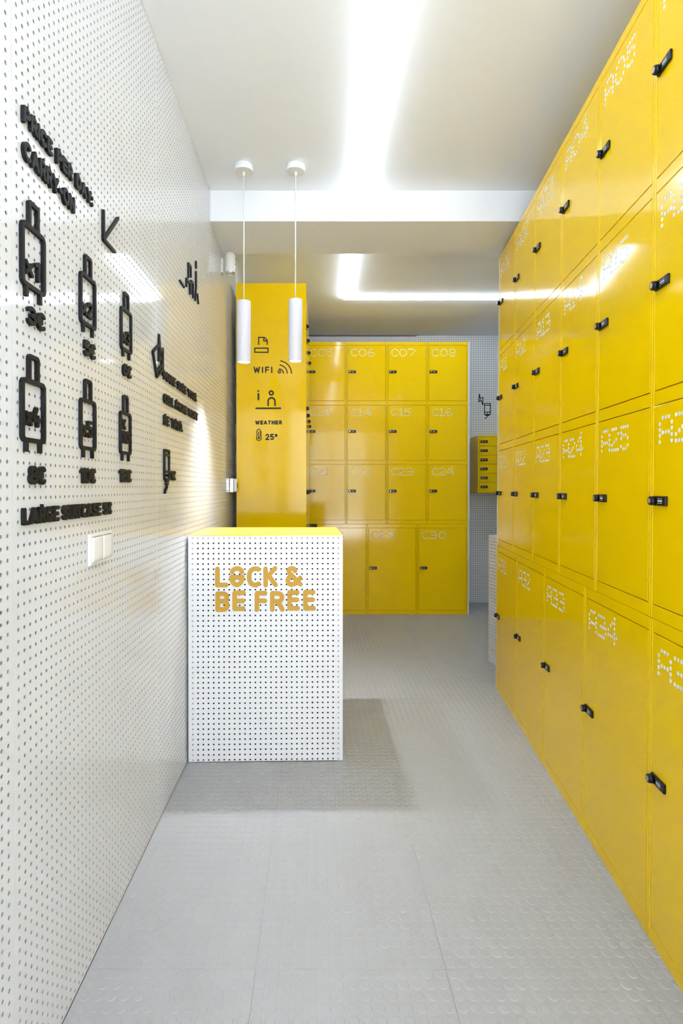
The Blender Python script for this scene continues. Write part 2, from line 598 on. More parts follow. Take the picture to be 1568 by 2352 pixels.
def back_panel(x0, x1, z0, z1, dz=0.0, dy=0.0):
    W, H = x1 - x0 - 0.001, z1 - z0 - 0.001
    nx = int(round((W - 0.03) / 0.02286)) + 1
    nz = int(round((H - 0.03) / 0.02286)) + 1
    me = pegboard_mesh('pegboard_panel', W, H, nx, nz, 0.015, 0.015, 0.015, 0.015, mats='peg_rear_lightened')
    link('pegboard_panel', me, wall_back, (x0 + 0.0005, YB + dy, z0))


ZJ = pix_plane(1110, 961.5, (0, YB, 0), Vector((1, 0, 0)))[1]
back_panel(XP, XP + 1.0, 0.0, ZJ)
back_panel(XP, XP + 1.0, ZJ, CEIL)
back_panel(XP - 1.0, XP, ZJ, CEIL - 0.012, dy=-0.02)
back_panel(XP - 1.6, XP - 1.0, ZJ, CEIL - 0.012, dy=-0.02)
for x0, x1, z0, z1 in ((-0.60, XP - 0.002, 0, ZJ - 0.002), (XP + 1.002, XR, 0, CEIL)):
    bm = bmesh.new()
    box_bm(bm, x0, x1, YB, YB + 0.029, z0, z1)
    link('plain_panel', finish(bm, 'plain_panel', 'peg'), wall_back)

# right side: wall behind the lockers, end of it, side wall of the rear bay
D_A = 0.46
p0 = A_O + A_N * (D_A + 0.03) - A_U * 0.0
Lw = 5.2
bm = bmesh.new()
box_bm(bm, 0, Lw, 0, 0.10, 0, CEIL)
wall_right = link('wall_right', finish(bm, 'wall_right', 'white'), None, p0, A_RZ)
struct(wall_right, 'white painted wall behind the long yellow locker row', 'wall')
wall_return = box_obj('wall_return', p0.x + 0.02, XR + 0.1, p0.y - 0.10, p0.y - 0.02, 0, CEIL, 'white')
struct(wall_return, 'short white return wall at the end of the locker row', 'wall')
wall_bay = box_obj('wall_bay', XR, XR + 0.10, p0.y - 0.1, YB + 0.1, 0, CEIL, 'white')
struct(wall_bay, 'white side wall of the rear bay', 'wall')

# unseen shopfront added for daylight: wall with a wide glazed opening, pavement for bounce
wall_front = empty('wall_front', (0, YF, 0))
struct(wall_front, 'shopfront wall around a wide glazed opening', 'wall')
for x0, x1, z0, z1 in ((-0.75, -0.50, 0, CEIL), (1.05, 1.4, 0, CEIL), (-0.50, 1.05, 2.45, CEIL)):
    box_obj('wall_section', x0, x1, -0.12, 0, z0, z1, 'white', wall_front)
win = empty('window_1', (0, YF - 0.06, 0))
struct(win, 'unseen glazed shopfront window added for daylight', 'window')
for x0, x1, z0, z1 in ((-0.50, -0.45, 0, 2.45), (1.0, 1.05, 0, 2.45), (-0.45, 1.0, 2.40, 2.45), (-0.45, 1.0, 0, 0.05), (0.25, 0.30, 0.05, 2.40)):
    box_obj('window_frame', x0, x1, -0.03, 0.03, z0, z1, 'frame', win, 0.003)
for x0, x1 in ((-0.45, 0.25), (0.30, 1.0)):
    box_obj('pane', x0, x1, -0.003, 0.003, 0.05, 2.40, 'glass', win)
pave = box_obj('pavement', -6, 7, YF - 8, YF - 0.21, -0.14, -0.02, 'pave')
struct(pave, 'unseen grey pavement added to bounce light into the shopfront', 'pavement')

# ================================================================== LIGHT FITTINGS
def led_batten(length, loc, rz, label):
    root = empty('led_batten', loc, rz)
    tag(root, label, 'light', 'LED battens on the ceiling')
    bm = bmesh.new()
    box_bm(bm, 0.001, length - 0.001, -0.013, 0.013, -0.008, 0, 0.001)
    link('base', finish(bm, 'base', 'plastic'), root)
    bm = bmesh.new()
    n = 8
    prof = [(-0.014, -0.008)] + [(0.014 * -math.cos(math.pi * k / n), -0.014 - 0.013 * math.sin(math.pi * k / n)) for k in range(n + 1)] + [(0.014, -0.008)]
    a = [bm.verts.new((0.002, y, z)) for y, z in prof]
    b = [bm.verts.new((length - 0.002, y, z)) for y, z in prof]
    for k in range(len(prof) - 1):
        bm.faces.new((a[k], a[k + 1], b[k + 1], b[k])).smooth = True
    bm.faces.new(a); bm.faces.new(b)
    link('diffuser', finish(bm, 'diffuser', 'led'), root)
    return root


LX = 0.222
led_batten(1.45, (LX, -1.25, CEIL), R(90), 'slim white LED batten on the ceiling over the entrance')
led_batten(1.45, (LX, 0.20, CEIL), R(90), 'slim white LED batten in the middle of the front ceiling line')
led_batten(1.45, (LX, 1.65, CEIL), R(90), 'slim white LED batten ending at the ceiling beam')
led_batten(1.25, (LX, 3.56, CEIL), R(90), 'slim white LED batten on the rear ceiling running back from the beam')
led_batten(1.17, (LX - 0.014, 4.825, CEIL), 0, 'slim white LED batten crossing the rear ceiling from the corner')
led_batten(1.17, (LX - 0.014 + 1.17, 4.825, CEIL), 0, 'slim white LED batten crossing the rear ceiling beyond the yellow lockers')


def pendant(x, y, zlow, zhigh, label):
    root = empty('pendant_lamp', (x, y, 0))
    tag(root, label, 'lamp', 'pendant lamps over the desk')
    bm = bmesh.new()
    lathe_bm(bm, (0, 0, 0), [(0.042, CEIL), (0.045, CEIL - 0.004), (0.047, CEIL - 0.030), (0.045, CEIL - 0.034)], 32)
    can = link('ceiling_rose', finish(bm, 'ceiling_rose', 'plastic'), root)
    bm = bmesh.new()
    lathe_bm(bm, (0, 0, 0), [(0.007, CEIL - 0.033), (0.006, CEIL - 0.050), (0.004, CEIL - 0.053)], 16)
    link('cord_grip', finish(bm, 'cord_grip', 'plastic'), can)
    bm = bmesh.new()
    cyl_bm(bm, (0, 0, zhigh), (0, 0, 1), 0.0030, 0.0030, CEIL - 0.05 - zhigh, 12)
    link('cord', finish(bm, 'cord', 'plastic'), root)
    bm = bmesh.new()     # tube with a recessed mouth
    r = 0.0335
    lathe_bm(bm, (0, 0, 0), [(0.006, zhigh + 0.004), (0.012, zhigh), (r - 0.002, zhigh - 0.001), (r, zhigh - 0.004), (r, zlow + 0.002), (r - 0.001, zlow),
                             (r - 0.004, zlow), (r - 0.005, zlow + 0.004), (r - 0.006, zlow + 0.010)], 40)
    tube = link('lamp_tube', finish(bm, 'lamp_tube', 'lampwhite'), root)
    bm = bmesh.new()
    cyl_bm(bm, (0, 0, zlow + 0.003), (0, 0, 1), r - 0.0055, r - 0.0055, 0.003, 32)
    link('bulb', finish(bm, 'bulb', 'bulb'), root)
    ld = bpy.data.lights.new('lamp_beam', 'SPOT')
    ld.energy = PENDANT_W
    ld.spot_size = R(100)
    ld.spot_blend = 1.0
    ld.shadow_soft_size = 0.014
    ld.color = (0.90, 0.95, 1.0)
    lo = bpy.data.objects.new('lamp_beam', ld)
    COL.objects.link(lo)
    lo.location = (0, 0, zlow - 0.016)
    lo.parent = root
    return root


pendant(-0.364, 2.86, 1.811, 2.110, 'white tube pendant lamp hanging nearer the perforated wall')
pendant(-0.112, 2.86, 1.816, 2.117, 'white tube pendant lamp hanging farther from the perforated wall')

# ================================================================== LOCKERS
DOTS = {
    'A': [(1, 0), (2, 0), (3, 0), (0, 1), (0, 2), (0, 3), (0, 4.05), (4, 1), (4, 2), (4, 3), (4, 4.05), (1, 2.5), (2, 2.5), (3, 2.5)],
    'C': [(1.6, 0), (2.6, 0), (.6, .6), (3.6, .65), (0, 1.6), (0, 2.6), (.6, 3.65), (1.6, 4.2), (2.6, 4.2), (3.55, 3.7)],
    '0': [(2.15 + 2.15 * math.cos(R(15 + 30 * k)), 2.1 + 2.15 * math.sin(R(15 + 30 * k))) for k in range(12)],
    '1': [(0, .45), (1, 0), (1, 1.05), (1, 2.1), (1, 3.15), (1, 4.2), (0, 4.2), (2, 4.2)],
    '2': [(0, 0), (1, 0), (2, 0), (3, 1.05), (2, 2.1), (1, 2.65), (0, 3.15), (0, 4.2), (1, 4.2), (2, 4.2), (3, 4.2)],
    '3': [(0, 0), (1, 0), (2, 0), (3, 0), (3.3, 1), (1, 2.1), (2, 2.1), (3, 2.1), (3.95, 2.1), (3.7, 3.2), (0, 4.2), (1, 4.2), (2, 4.2), (3, 4.2)],
    '4': [(3, -1), (3, 0), (3, 1), (3, 2), (3, 3), (3, 4), (2, .1), (1.1, .8), (0, 1.8), (0, 2.8), (1, 2.8), (2, 2.8), (4, 2.65)],
    '5': [(0, 0), (1, 0), (2, 0), (3, 0), (0, 1.07), (0, 2.15), (1, 1.6), (2, 1.6), (3, 2.2), (3, 3.6), (0, 3.7), (1, 4.25), (2, 4.25)],
    '6': [(1.7, 0), (2.7, 0), (.8, .9), (0, 1.95), (1, 2.1), (2, 2.1), (3, 2.1), (.2, 3.2), (4, 3.2), (1, 4.2), (2, 4.2), (3, 4.2)],
    '7': [(0, 0), (1, 0), (2, 0), (3, 0), (4, .9), (3, 2), (2, 3.1), (1.2, 4.1)],
    '8': [(1, 0), (2, 0), (3, 0), (.4, 1), (3.6, 1), (1, 2.1), (2, 2.1), (3, 2.1), (0, 3.1), (4, 3.1), (1, 4.2), (2, 4.2), (3, 4.2)],
    '9': [(1, 0), (2, 0), (3, 0), (0, 1), (4, 1), (1, 2), (2, 2), (3, 2), (4, 2), (3.4, 3.1), (1.5, 4.1), (2.5, 4.1)],
}


def dots_mesh(text, x0, ztop, pitch=0.0152, r=0.0054):
    bm = bmesh.new()
    x = 0.0
    for ch in text:
        wmax = max(d[0] for d in DOTS[ch])
        for dx, dy in DOTS[ch]:
            cyl_bm(bm, (x0 + (x + dx) * pitch, 0, ztop - dy * pitch), (0, -1, 0), r, r * 0.96, 0.0006, 12)
        x += wmax + 1.35
    return finish(bm, 'number_dots', 'dots')


def lock_meshes():
    bm = bmesh.new()
    box_bm(bm, 0, 0.070, -0.007, 0, -0.0125, 0.0125, 0.0022, seg=2)
    plate = finish(bm, 'lock_plate', 'lock')
    bm = bmesh.new()
    c = (0.0115, -0.007, 0.0)
    cyl_bm(bm, c, (0, -1, 0), 0.0122, 0.0114, 0.011, 28)
    cyl_bm(bm, (c[0], -0.018, 0), (0, -1, 0), 0.0114, 0.0095, 0.002, 28)
    cyl_bm(bm, (c[0], -0.0195, 0), (0, -1, 0), 0.0066, 0.0064, 0.0009, 20, mi=1)
    box_bm(bm, c[0] - 0.0007, c[0] + 0.0007, -0.0208, -0.0200, -0.003, 0.003, mi=2)
    knob = finish(bm, 'lock_knob', ['lock', 'brass', 'darkmetal'])
    bm = bmesh.new()
    for k in range(4):
        x = 0.0335 + k * 0.0058
        box_bm(bm, x - 0.0014, x + 0.0014, -0.0076, -0.0065, -0.0022, 0.0022, mi=0)
        for z in (-0.0058, 0.0058):
            box_bm(bm, x - 0.0008, x + 0.0008, -0.0075, -0.0065, z - 0.0008, z + 0.0008, mi=0)
    box_bm(bm, 0.0285, 0.0305, -0.0075, -0.0065, 0.0062, 0.0088, mi=1)
    box_bm(bm, 0.0285, 0.0305, -0.0075, -0.0065, -0.0088, -0.0062, mi=2)
    dial = finish(bm, 'lock_dials', ['dial', 'red', 'green'])
    return plate, knob, dial


LOCK = lock_meshes()


def add_lock(parent, x, z, y=0.0):
    for nm, me in zip(('lock_plate', 'lock_knob', 'lock_dials'), LOCK):
        o = link(nm, me, parent, (x, y, z))
    return o


SW, GAP = 0.0115, 0.0022
_cache = {}


def body_mesh(W, H, D, doors):
    key = ('b', W, H, D, tuple(doors))
    if key not in _cache:
        bm = bmesh.new()
        e = 0.0007
        box_bm(bm, e, W - e, 0.019, D, 0.0005, H - 0.0005, 0.002)
        for x0, x1 in ((e, SW), (W - SW, W - e)):
            box_bm(bm, x0, x1, 0, 0.0195, 0.0005, H - 0.0005, 0.0022, seg=2)
        zs = [0.0005] + [z for d in doors for z in d] + [H - 0.0005]
        for k in range(0, len(zs), 2):
            box_bm(bm, SW - 0.0005, W - SW + 0.0005, 0.0005, 0.0195, zs[k], zs[k + 1], 0.0012)
        _cache[key] = finish(bm, 'locker_body', 'yellow')
    return _cache[key]


def door_mesh(W, h):
    key = ('d', W, h)
    if key not in _cache:
        bm = bmesh.new()
        box_bm(bm, GAP, W - 2 * SW - GAP, 0, 0.016, GAP, h - GAP, 0.0012, seg=2)
        _cache[key] = finish(bm, 'door', 'yellow')
    return _cache[key]


def locker(name, W, H, D, doors, numbers, loc, rz, lean, label, group):
    root = empty(name, loc)
    root.rotation_mode = 'QUATERNION'
    root.rotation_quaternion = (Matrix.Rotation(rz, 4, 'Z') @ Matrix.Rotation(-lean, 4, 'X')).to_quaternion()
    tag(root, label, 'locker', group)
    link('locker_body', body_mesh(W, H, D, doors), root)
    for (z0, z1), num in zip(doors, numbers):
        d = link('door', door_mesh(W, round(z1 - z0, 4)), root, (SW, 0.0004, z0))
        h = z1 - z0
        add_lock(d, 0.010, h / 2 + 0.012)
        if num:
            link('number_dots', dots_mesh(num, 0.034, h - 0.037), d, (0, 0, 0))
    return root


LOW_H = 0.853
LOW_D = [(0.0375, 0.818)]
UP_H = 2.565 - LOW_H
UP_D = [(0.037, 0.562), (0.599, 1.120), (1.157, 1.680)]      # bottom, middle, top
LEAN = R(0.33)
LV = Matrix.Rotation(A_RZ, 3, 'Z') @ Matrix.Rotation(-LEAN, 3, 'X') @ Vector((0, 0, 1))
WA_UP, WA_LO = 0.385, 0.486
for i in range(7):
    n = ['A%02d' % (21 + i), 'A%02d' % (11 + i), 'A%02d' % (1 + i)]
    b = A_O + A_U * (0.012 + i * WA_UP) + LV * LOW_H
    locker('locker_column', WA_UP, UP_H, D_A, UP_D, n if i < 6 else [None] * 3, b, A_RZ, LEAN,
           'yellow metal locker column with three doors numbered %s, %s and %s' % (n[2], n[1], n[0]) if i < 6 else 'yellow metal locker column with three plain doors beside column A06, A16 and A26',
           'upper lockers of the long row')
for i in range(6):
    n = 'A%02d' % (31 + i)
    b = A_O + A_U * (i * WA_LO)
    locker('large_locker', WA_LO, LOW_H, D_A, LOW_D, [n if i < 5 else None], b, A_RZ, LEAN,
           'large yellow floor locker with one door numbered %s' % n if i < 5 else 'large yellow floor locker with one plain door beside locker A35', 'large bottom lockers of the long row')
# pale end board of that row
bm = bmesh.new()
box_bm(bm, -0.007, 0, 0, D_A, 0, 2.566, 0.001)
ep = link('end_board', finish(bm, 'end_board', 'plastic'), None, A_O, 0)
ep.rotation_mode = 'QUATERNION'
ep.rotation_quaternion = (Matrix.Rotation(A_RZ, 4, 'Z') @ Matrix.Rotation(-LEAN, 4, 'X')).to_quaternion()
tag(ep, 'thin white end board closing the long locker row beside the low perforated counter', 'board')

# rear row, facing the entrance
CY, CXR = 5.490, 1.405
WC_UP, WC_LO = 0.3813, 0.4728
for i in range(4):
    n = ['C%02d' % (21 + i), 'C%02d' % (13 + i), 'C%02d' % (5 + i)]
    locker('locker_column', WC_UP, UP_H, 0.46, UP_D, n, (CXR - (4 - i) * WC_UP, CY, LOW_H), 0, 0,
           'yellow metal locker column with three doors numbered %s, %s and %s' % (n[2], n[1], n[0]), 'upper lockers of the rear row')
for i in range(3):
    n = 'C%02d' % (28 + i)
    locker('large_locker', WC_LO, LOW_H, 0.46, LOW_D, [n], (CXR - (3 - i) * WC_LO, CY, 0), 0, 0,
           'large yellow floor locker with one door numbered %s' % n, 'large bottom lockers of the rear row')
eb = box_obj('end_board', CXR + 0.001, CXR + 0.013, CY - 0.001, CY + 0.47, 0, 2.567, 'plastic', None, 0.001)
tag(eb, 'thin white end board closing the rear locker row beside the hanging phone cabinet', 'board')

# row seen edge-on behind the yellow information panel, facing the long row
BX, BY = -0.082, 3.858
ords = ('first', 'second', 'third', 'fourth')
for i in range(4):
    locker('locker_column', 0.384, UP_H - 0.025, 0.445, [(a, b) for a, b in UP_D[:2]] + [(1.157, 1.655)], [None] * 3, (BX, BY + i * 0.384, LOW_H), R(90), 0,
           'yellow three-door locker column behind the information panel, %s from the panel' % ords[i], 'lockers behind the information panel')
for i in range(3):
    locker('large_locker', 0.512, LOW_H, 0.445, LOW_D, [None], (BX, BY + i * 0.512, 0), R(90), 0,
           'large yellow floor locker behind the information panel, %s from the panel' % ords[i], 'large lockers behind the information panel')

# ------------------------------------------------------------------ yellow information panel with printed pictograms
PY = 3.845
panel = empty('information_panel', (-0.539, PY, 0))
tag(panel, 'tall yellow panel printed with black wifi, help desk and weather pictograms', 'panel')
box_obj('board', 0, 0.459, 0, 0.011, 0, 2.541, 'yellow', panel, 0.001)
for z in (2.49, 2.30, 1.55, 0.95):
    for x in (0.022, 0.437):
        bm = bmesh.new()
        cyl_bm(bm, (x, 0, z), (0, -1, 0), 0.0028, 0.0022, 0.0008, 10)
        link('screw', finish(bm, 'screw', 'yellow'), panel)
UX = Vector((1, 0, 0))


def pp(X, Y):        # enlarged-crop coordinates -> panel plane
    return pix_plane(560 + X / 8.708, 760 + Y / 8.711, (-0.539, PY, 0), UX)


K = PY / F_PX / 8.71     # metres per crop pixel
PD = 0.0007


def pl(pts): return [pp(*p) for p in pts]


def picto(name, strokes, wd):
    return link(name, strokes_mesh(name, strokes, wd * K, PD, 'blackprint'), panel)


picto('printer_pictogram', [pl([(295, 270), (295, 130), (408, 130), (465, 190), (465, 270)]), pl([(396, 135), (396, 202), (462, 202)]),
                            (pl([(217, 346), (482, 346), (482, 428), (217, 428)]), True)], 23)


def ptext(name, text, X0, X1, Y0, Y1, wd, gap=0.5):
    a, b = pp(X0, Y1), pp(X1, Y0)
    for ch, ss in layout(text, a[0], b[0], a[1], b[1], wd * K, gap):
        nm = 'numeral' if ch.isdigit() else ('degree_sign' if ch == 'º' else 'letter')
        link(nm, strokes_mesh(nm, ss, wd * K, PD, 'blackprint'), panel)


ptext('wifi', 'WIFI', 193, 568, 715, 845, 27, 0.62)
cx, cy = 708, 850
picto('wifi_pictogram', [(pl([(707 + 25 * math.cos(R(a)), 817 + 25 * math.sin(R(a))) for a in range(0, 360, 24)]), True)] +
      [pl([(707 - 20 + (r + 20) * math.cos(R(a)), 845 - (r + 5) * math.sin(R(a))) for a in range(0, 88, 8)]) for r in (82, 160, 243)], 21)
picto('information_pictogram', [pl([(288, 1203), (288, 1205)]), pl([(290, 1262), (290, 1372)])], 38)
picto('attendant_pictogram', [(pl([(547 + 38 * math.cos(R(a)), 1242 + 38 * math.sin(R(a))) for a in range(0, 360, 20)]), True),
                              pl([(485, 1492), (485, 1400)] + [(553 - 68 * math.cos(R(a)), 1405 - 66 * math.sin(R(a))) for a in range(0, 181, 20)] + [(623, 1492)]),
                              pl([(244, 1550), (732, 1548)])], 33)
ptext('weather', 'WEATHER', 226, 762, 1792, 1875, 24, 0.52)
picto('thermometer_pictogram', [(pl([(261, 2090), (261, 2000)] + [(296 - 35 * math.cos(R(a)), 2000 - 32 * math.sin(R(a))) for a in range(20, 180, 20)] +
                                    [(331, 2000), (331, 2090)] + [(299 + 47 * math.cos(R(a)), 2145 + 48 * math.sin(R(a))) for a in range(-40, 225, 15)]), True),
                                (pl([(297, 2016), (297, 2130)]), False, 20 * K), (pl([(298, 2143), (298, 2145)]), False, 44 * K)] +
      [(pl([(340, y), (352, y)]), False, 9 * K) for y in range(2015, 2120, 17)], 18)
ptext('temperature', '25º', 428, 672, 2060, 2185, 27, 0.40)

# ================================================================== RECEPTION DESK
DK_O = Vector((-0.5655, 2.531, 0))
DK_RZ = math.atan2(2.547 - 2.531, 0.107 + 0.565)
DK_U = Vector((math.cos(DK_RZ), math.sin(DK_RZ), 0))
DW, DH, DD = 0.672, 0.990, 0.515
desk = empty('reception_desk', DK_O, DK_RZ)
tag(desk, 'white perforated reception desk with yellow top and mustard letters', 'desk')
link('front_panel', pegboard_mesh('front_panel', DW, DH - 0.006, 29, 44, 0.0195, 0.0195, 0.007, 0.0095, mats='deskwhite', r=0.0039), desk, (0, 0, 0.004))
nside = 22
sp = pegboard_mesh('side_panel', DD - 0.006, DH - 0.006, nside, 44, 0.0165, 0.0165, 0.007, 0.0095, mats='deskwhite', r=0.0039)
link('side_panel', sp, desk, (DW, 0.0045, 0.004), R(90))
link('side_panel', sp, desk, (0.0, DD - 0.0015, 0.004), R(-90))
bm = bmesh.new()
box_bm(bm, -0.0005, DW + 0.0005, -0.0005, DD, DH - 0.0015, DH, 0)
link('desk_top', finish(bm, 'desk_top', 'yellow_top'), desk)
bm = bmesh.new()                       # dark block as painted hole shade, and pale frame battens behind the edge holes
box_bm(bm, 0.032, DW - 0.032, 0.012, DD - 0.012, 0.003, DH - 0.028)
link('hole_shade_block', finish(bm, 'hole_shade_block', 'cavity'), desk)
for x0, x1 in ((0.006, 0.030), (DW - 0.030, DW - 0.006)):
    box_obj('frame_batten', x0, x1, 0.0045, 0.030, 0.0, DH - 0.002, 'batten', desk)
    box_obj('frame_batten', x0, x1, DD - 0.030, DD - 0.006, 0.0, DH - 0.002, 'batten', desk)
box_obj('frame_batten', 0.031, DW - 0.031, 0.0045, 0.030, DH - 0.026, DH - 0.002, 'batten', desk)


def dp(X, Y):
    return pix_plane(480 + X / 6.03, 1290 + Y / 6.03, DK_O, DK_U)


def dl(p): return [dp(*q) for q in p]


def darc(cx, cy, rx, ry, a0, a1, n=12): return [(cx + rx * math.cos(R(a0 + (a1 - a0) * i / n)), cy - ry * math.sin(R(a0 + (a1 - a0) * i / n))) for i in range(n + 1)]


DKW = 61 / 6.03 * 2.54 / F_PX
LET = [
    ('letter', [[(117, 100), (117, 322), (240, 322)]]),
    ('padlock_letter', [darc(388, 150, 68, 56, 172, 8, 12), [(310, 215), (462, 215)], darc(386, 212, 76, 108, 180, 360, 14)]),
    ('letter', [[(687, 107), (650, 97), (612, 100), (578, 123), (559, 165), (555, 210), (559, 255), (578, 297), (612, 318), (650, 322), (687, 305)]]),
    ('letter', [[(781, 98), (784, 323)], [(914, 93), (805, 212)], [(822, 190), (921, 320)]]),
    ('ampersand', [[(1190, 128), (1182, 104), (1148, 93), (1114, 102), (1103, 132), (1118, 163), (1264, 312)],
                   [(1260, 224), (1222, 272), (1188, 304), (1142, 317), (1104, 302), (1090, 266), (1100, 225), (1134, 190)]]),
    ('letter', [[(120, 662), (120, 442), (200, 442)] + darc(195, 495, 52, 53, 90, -90) + [(120, 548)], [(190, 548)] + darc(195, 605, 58, 57, 90, -90) + [(120, 662)]]),
    ('letter', [[(475, 430), (355, 430), (355, 650), (472, 650)], [(355, 543), (468, 543)]]),
    ('letter', [[(776, 436), (664, 436), (664, 662)], [(664, 541), (774, 541)]]),
    ('letter', [[(876, 662), (876, 438), (945, 438)] + darc(950, 494, 62, 56, 90, -90) + [(876, 550)], [(955, 555), (1014, 660)]]),
    ('letter', [[(1223, 425), (1113, 425), (1113, 645), (1226, 645)], [(1113, 527), (1218, 527)]]),
    ('letter', [[(1441, 422), (1331, 422), (1333, 643), (1446, 643)], [(1331, 525), (1436, 525)]]),
]
for nm, ss in LET:
    link(nm, strokes_mesh(nm, [dl(s) for s in ss], DKW, 0.0065, 'mustard'), desk)

# ================================================================== LEFT WALL SIGNS (x = along the wall, z up)
WO = (WL + 0.0005, 0.0, 0.0)
WRZ = R(90)
TH = 0.0075


def wsign(name, text, y0, y1, z0, z1, label, stroke=0.0086, gap=0.34, cat='lettering', group=None):
    return lettering(name, text, y0, y1, z0, z1, stroke, TH, 'black', label, cat, WO, WRZ, group, gap)


wsign('wall_lettering', 'PRICE PER DAY:', 1.127, 1.473, 1.903, 1.937, 'black raised lettering reading PRICE PER DAY', gap=0.36)
wsign('wall_lettering', 'CARRY-ON', 1.127, 1.362, 1.834, 1.872, 'black raised lettering reading CARRY-ON', gap=0.36)
wsign('wall_lettering', 'LARGE SUITCASE 5€', 1.122, 1.598, 1.126, 1.160, 'black raised lettering reading LARGE SUITCASE 5€ above the light switch', gap=0.36)


def suitcase(y0, z0, text, mark):
    root = empty('suitcase_pictogram', WO, WRZ)
    tag(root, 'black raised suitcase pictogram marked %s' % mark, 'pictogram', 'suitcase pictograms on the perforated wall')
    s = 0.0088
    h = s / 2
    W_, H_ = 0.096, 0.125
    link('case_outline', strokes_mesh('case_outline', [(rrect(y0 + h, y0 + W_ - h, z0 + h, z0 + H_ - h, 0.009), True)], s, TH), root)
    a, b = y0 + 0.027 + h, y0 + 0.070 - h
    hz = z0 + H_ + 0.049
    bm = bmesh.new()
    ribbon(bm, [(a, z0 + H_ - 0.004), (a, hz - h - 0.003), (a + 0.003, hz - h), (b - 0.003, hz - h), (b, hz - h - 0.003), (b, z0 + H_ - 0.004)], s, TH - 0.0002, False, False)
    link('handle', finish(bm, 'handle', 'black'), root)
    for c in (y0 + 0.019, y0 + 0.075):
        bm = bmesh.new()
        ribbon(bm, [(c, z0 + 0.003), (c, z0 - 0.019)], s, TH - 0.0002, False, False)
        link('wheel', finish(bm, 'wheel', 'black'), root)
    for t, ya, yb, za, zb in text:
        for ch, ss in layout(t, ya, yb, za, zb, 0.0082, 0.30):
            nm = 'numeral' if ch.isdigit() else 'multiplication_sign'
            link(nm, strokes_mesh(nm, ss, 0.0082, TH), root)


suitcase(1.119, 1.591, [('x1', 1.131, 1.190, 1.614, 1.655)], 'x1')
suitcase(1.395, 1.595, [('x2', 1.403, 1.468, 1.618, 1.658)], 'x2')
suitcase(1.682, 1.600, [('x3', 1.690, 1.758, 1.622, 1.663)], 'x3')
suitcase(1.117, 1.288, [('x4', 1.130, 1.191, 1.320, 1.361)], 'x4')
suitcase(1.393, 1.291, [('x5', 1.402, 1.466, 1.322, 1.364)], 'x5')
suitcase(1.673, 1.296, [('x', 1.684, 1.718, 1.368, 1.412), ('10', 1.690, 1.752, 1.328, 1.366)], 'x10')
for t, y0, y1, z0, z1, mk in (('3€', 1.141, 1.211, 1.520, 1.557, 'x1'), ('5€', 1.417, 1.485, 1.521, 1.560, 'x2'), ('6€', 1.699, 1.769, 1.526, 1.564, 'x3'),
                              ('8€', 1.147, 1.211, 1.205, 1.243, 'x4'), ('10€', 1.395, 1.483, 1.209, 1.247, 'x5'), ('18€', 1.668, 1.766, 1.214, 1.253, 'x10')):
    wsign('price_lettering', t, y0, y1, z0, z1, 'black raised price %s under the %s suitcase' % (t, mk), 0.0085, 0.22, 'lettering', 'prices under the suitcase pictograms')

wsign('wall_lettering', 'MAKE SURE YOUR', 2.148, 2.717, 1.596, 1.631, 'black raised lettering reading MAKE SURE YOUR', 0.0090, 0.34)
wsign('wall_lettering', "CELL PHONE WON'T", 2.148, 2.747, 1.511, 1.547, "black raised lettering reading CELL PHONE WON'T", 0.0090, 0.34)
wsign('wall_lettering', 'BE TIRED.', 2.147, 2.440, 1.430, 1.467, 'black raised lettering reading BE TIRED', 0.0090, 0.34)
wsign('price_lettering', '1€', 2.243, 2.317, 1.226, 1.264, 'black raised price 1€ beside the upright phone pictogram', 0.0085, 0.22)


def wpicto(name, label, parts):
    root = empty(name, WO, WRZ)
    tag(root, label, 'pictogram')
    for nm, strokes, wd in parts:
        link(nm, strokes_mesh(nm, strokes, wd, TH), root)
    return root


wpicto('arrow_pictogram', 'black raised diagonal arrow pointing down beside the suitcase pictograms',
       [('arrow_shaft', [[(1.551, 1.857), (1.660, 1.962)]], 0.0085), ('arrow_head', [[(1.549, 1.930), (1.549, 1.856), (1.631, 1.856)]], 0.0085)])
wpicto('traveller_pictogram', 'black raised pictogram of a walking traveller with suitcase',
       [('path_dot', [[(2.405 + 0.0235 * k, 2.048), (2.4055 + 0.0235 * k, 2.048)]], 0.011) for k in range(4)] +
       [('suitcase_outline', [[(2.522, 2.068), (2.522, 2.098), (2.590, 2.104), (2.590, 2.058)], [(2.612, 2.066), (2.612, 2.120), (2.655, 2.126), (2.655, 2.062)]], 0.011),
        ('suitcase_handle', [[(2.560, 2.120), (2.560, 2.178), (2.610, 2.182), (2.610, 2.140)]], 0.011),
        ('head', [[(2.722, 2.226), (2.722, 2.243)]], 0.019),
        ('figure', [([(2.722, 2.196), (2.722, 2.130)], False, 0.018), [(2.720, 2.134), (2.704, 2.066)], [(2.752, 2.106), (2.770, 2.072)]], 0.012)])
B6 = [(290, 430), (365, 740), (530, 630), (530, 1150), (405, 830), (265, 930)]
bolt = [(2.082 + (x - 265) / 265 * 0.055, 1.743 - (y - 430) / 720 * 0.132) for x, y in B6]
LT, Tt, LB = Vector((2.009, 1.666)), Vector((2.085, 1.708)), Vector((2.056, 1.588))
RB = Tt + (LB - LT)


def lerp(a, b, t): return tuple(a + (b - a) * t)


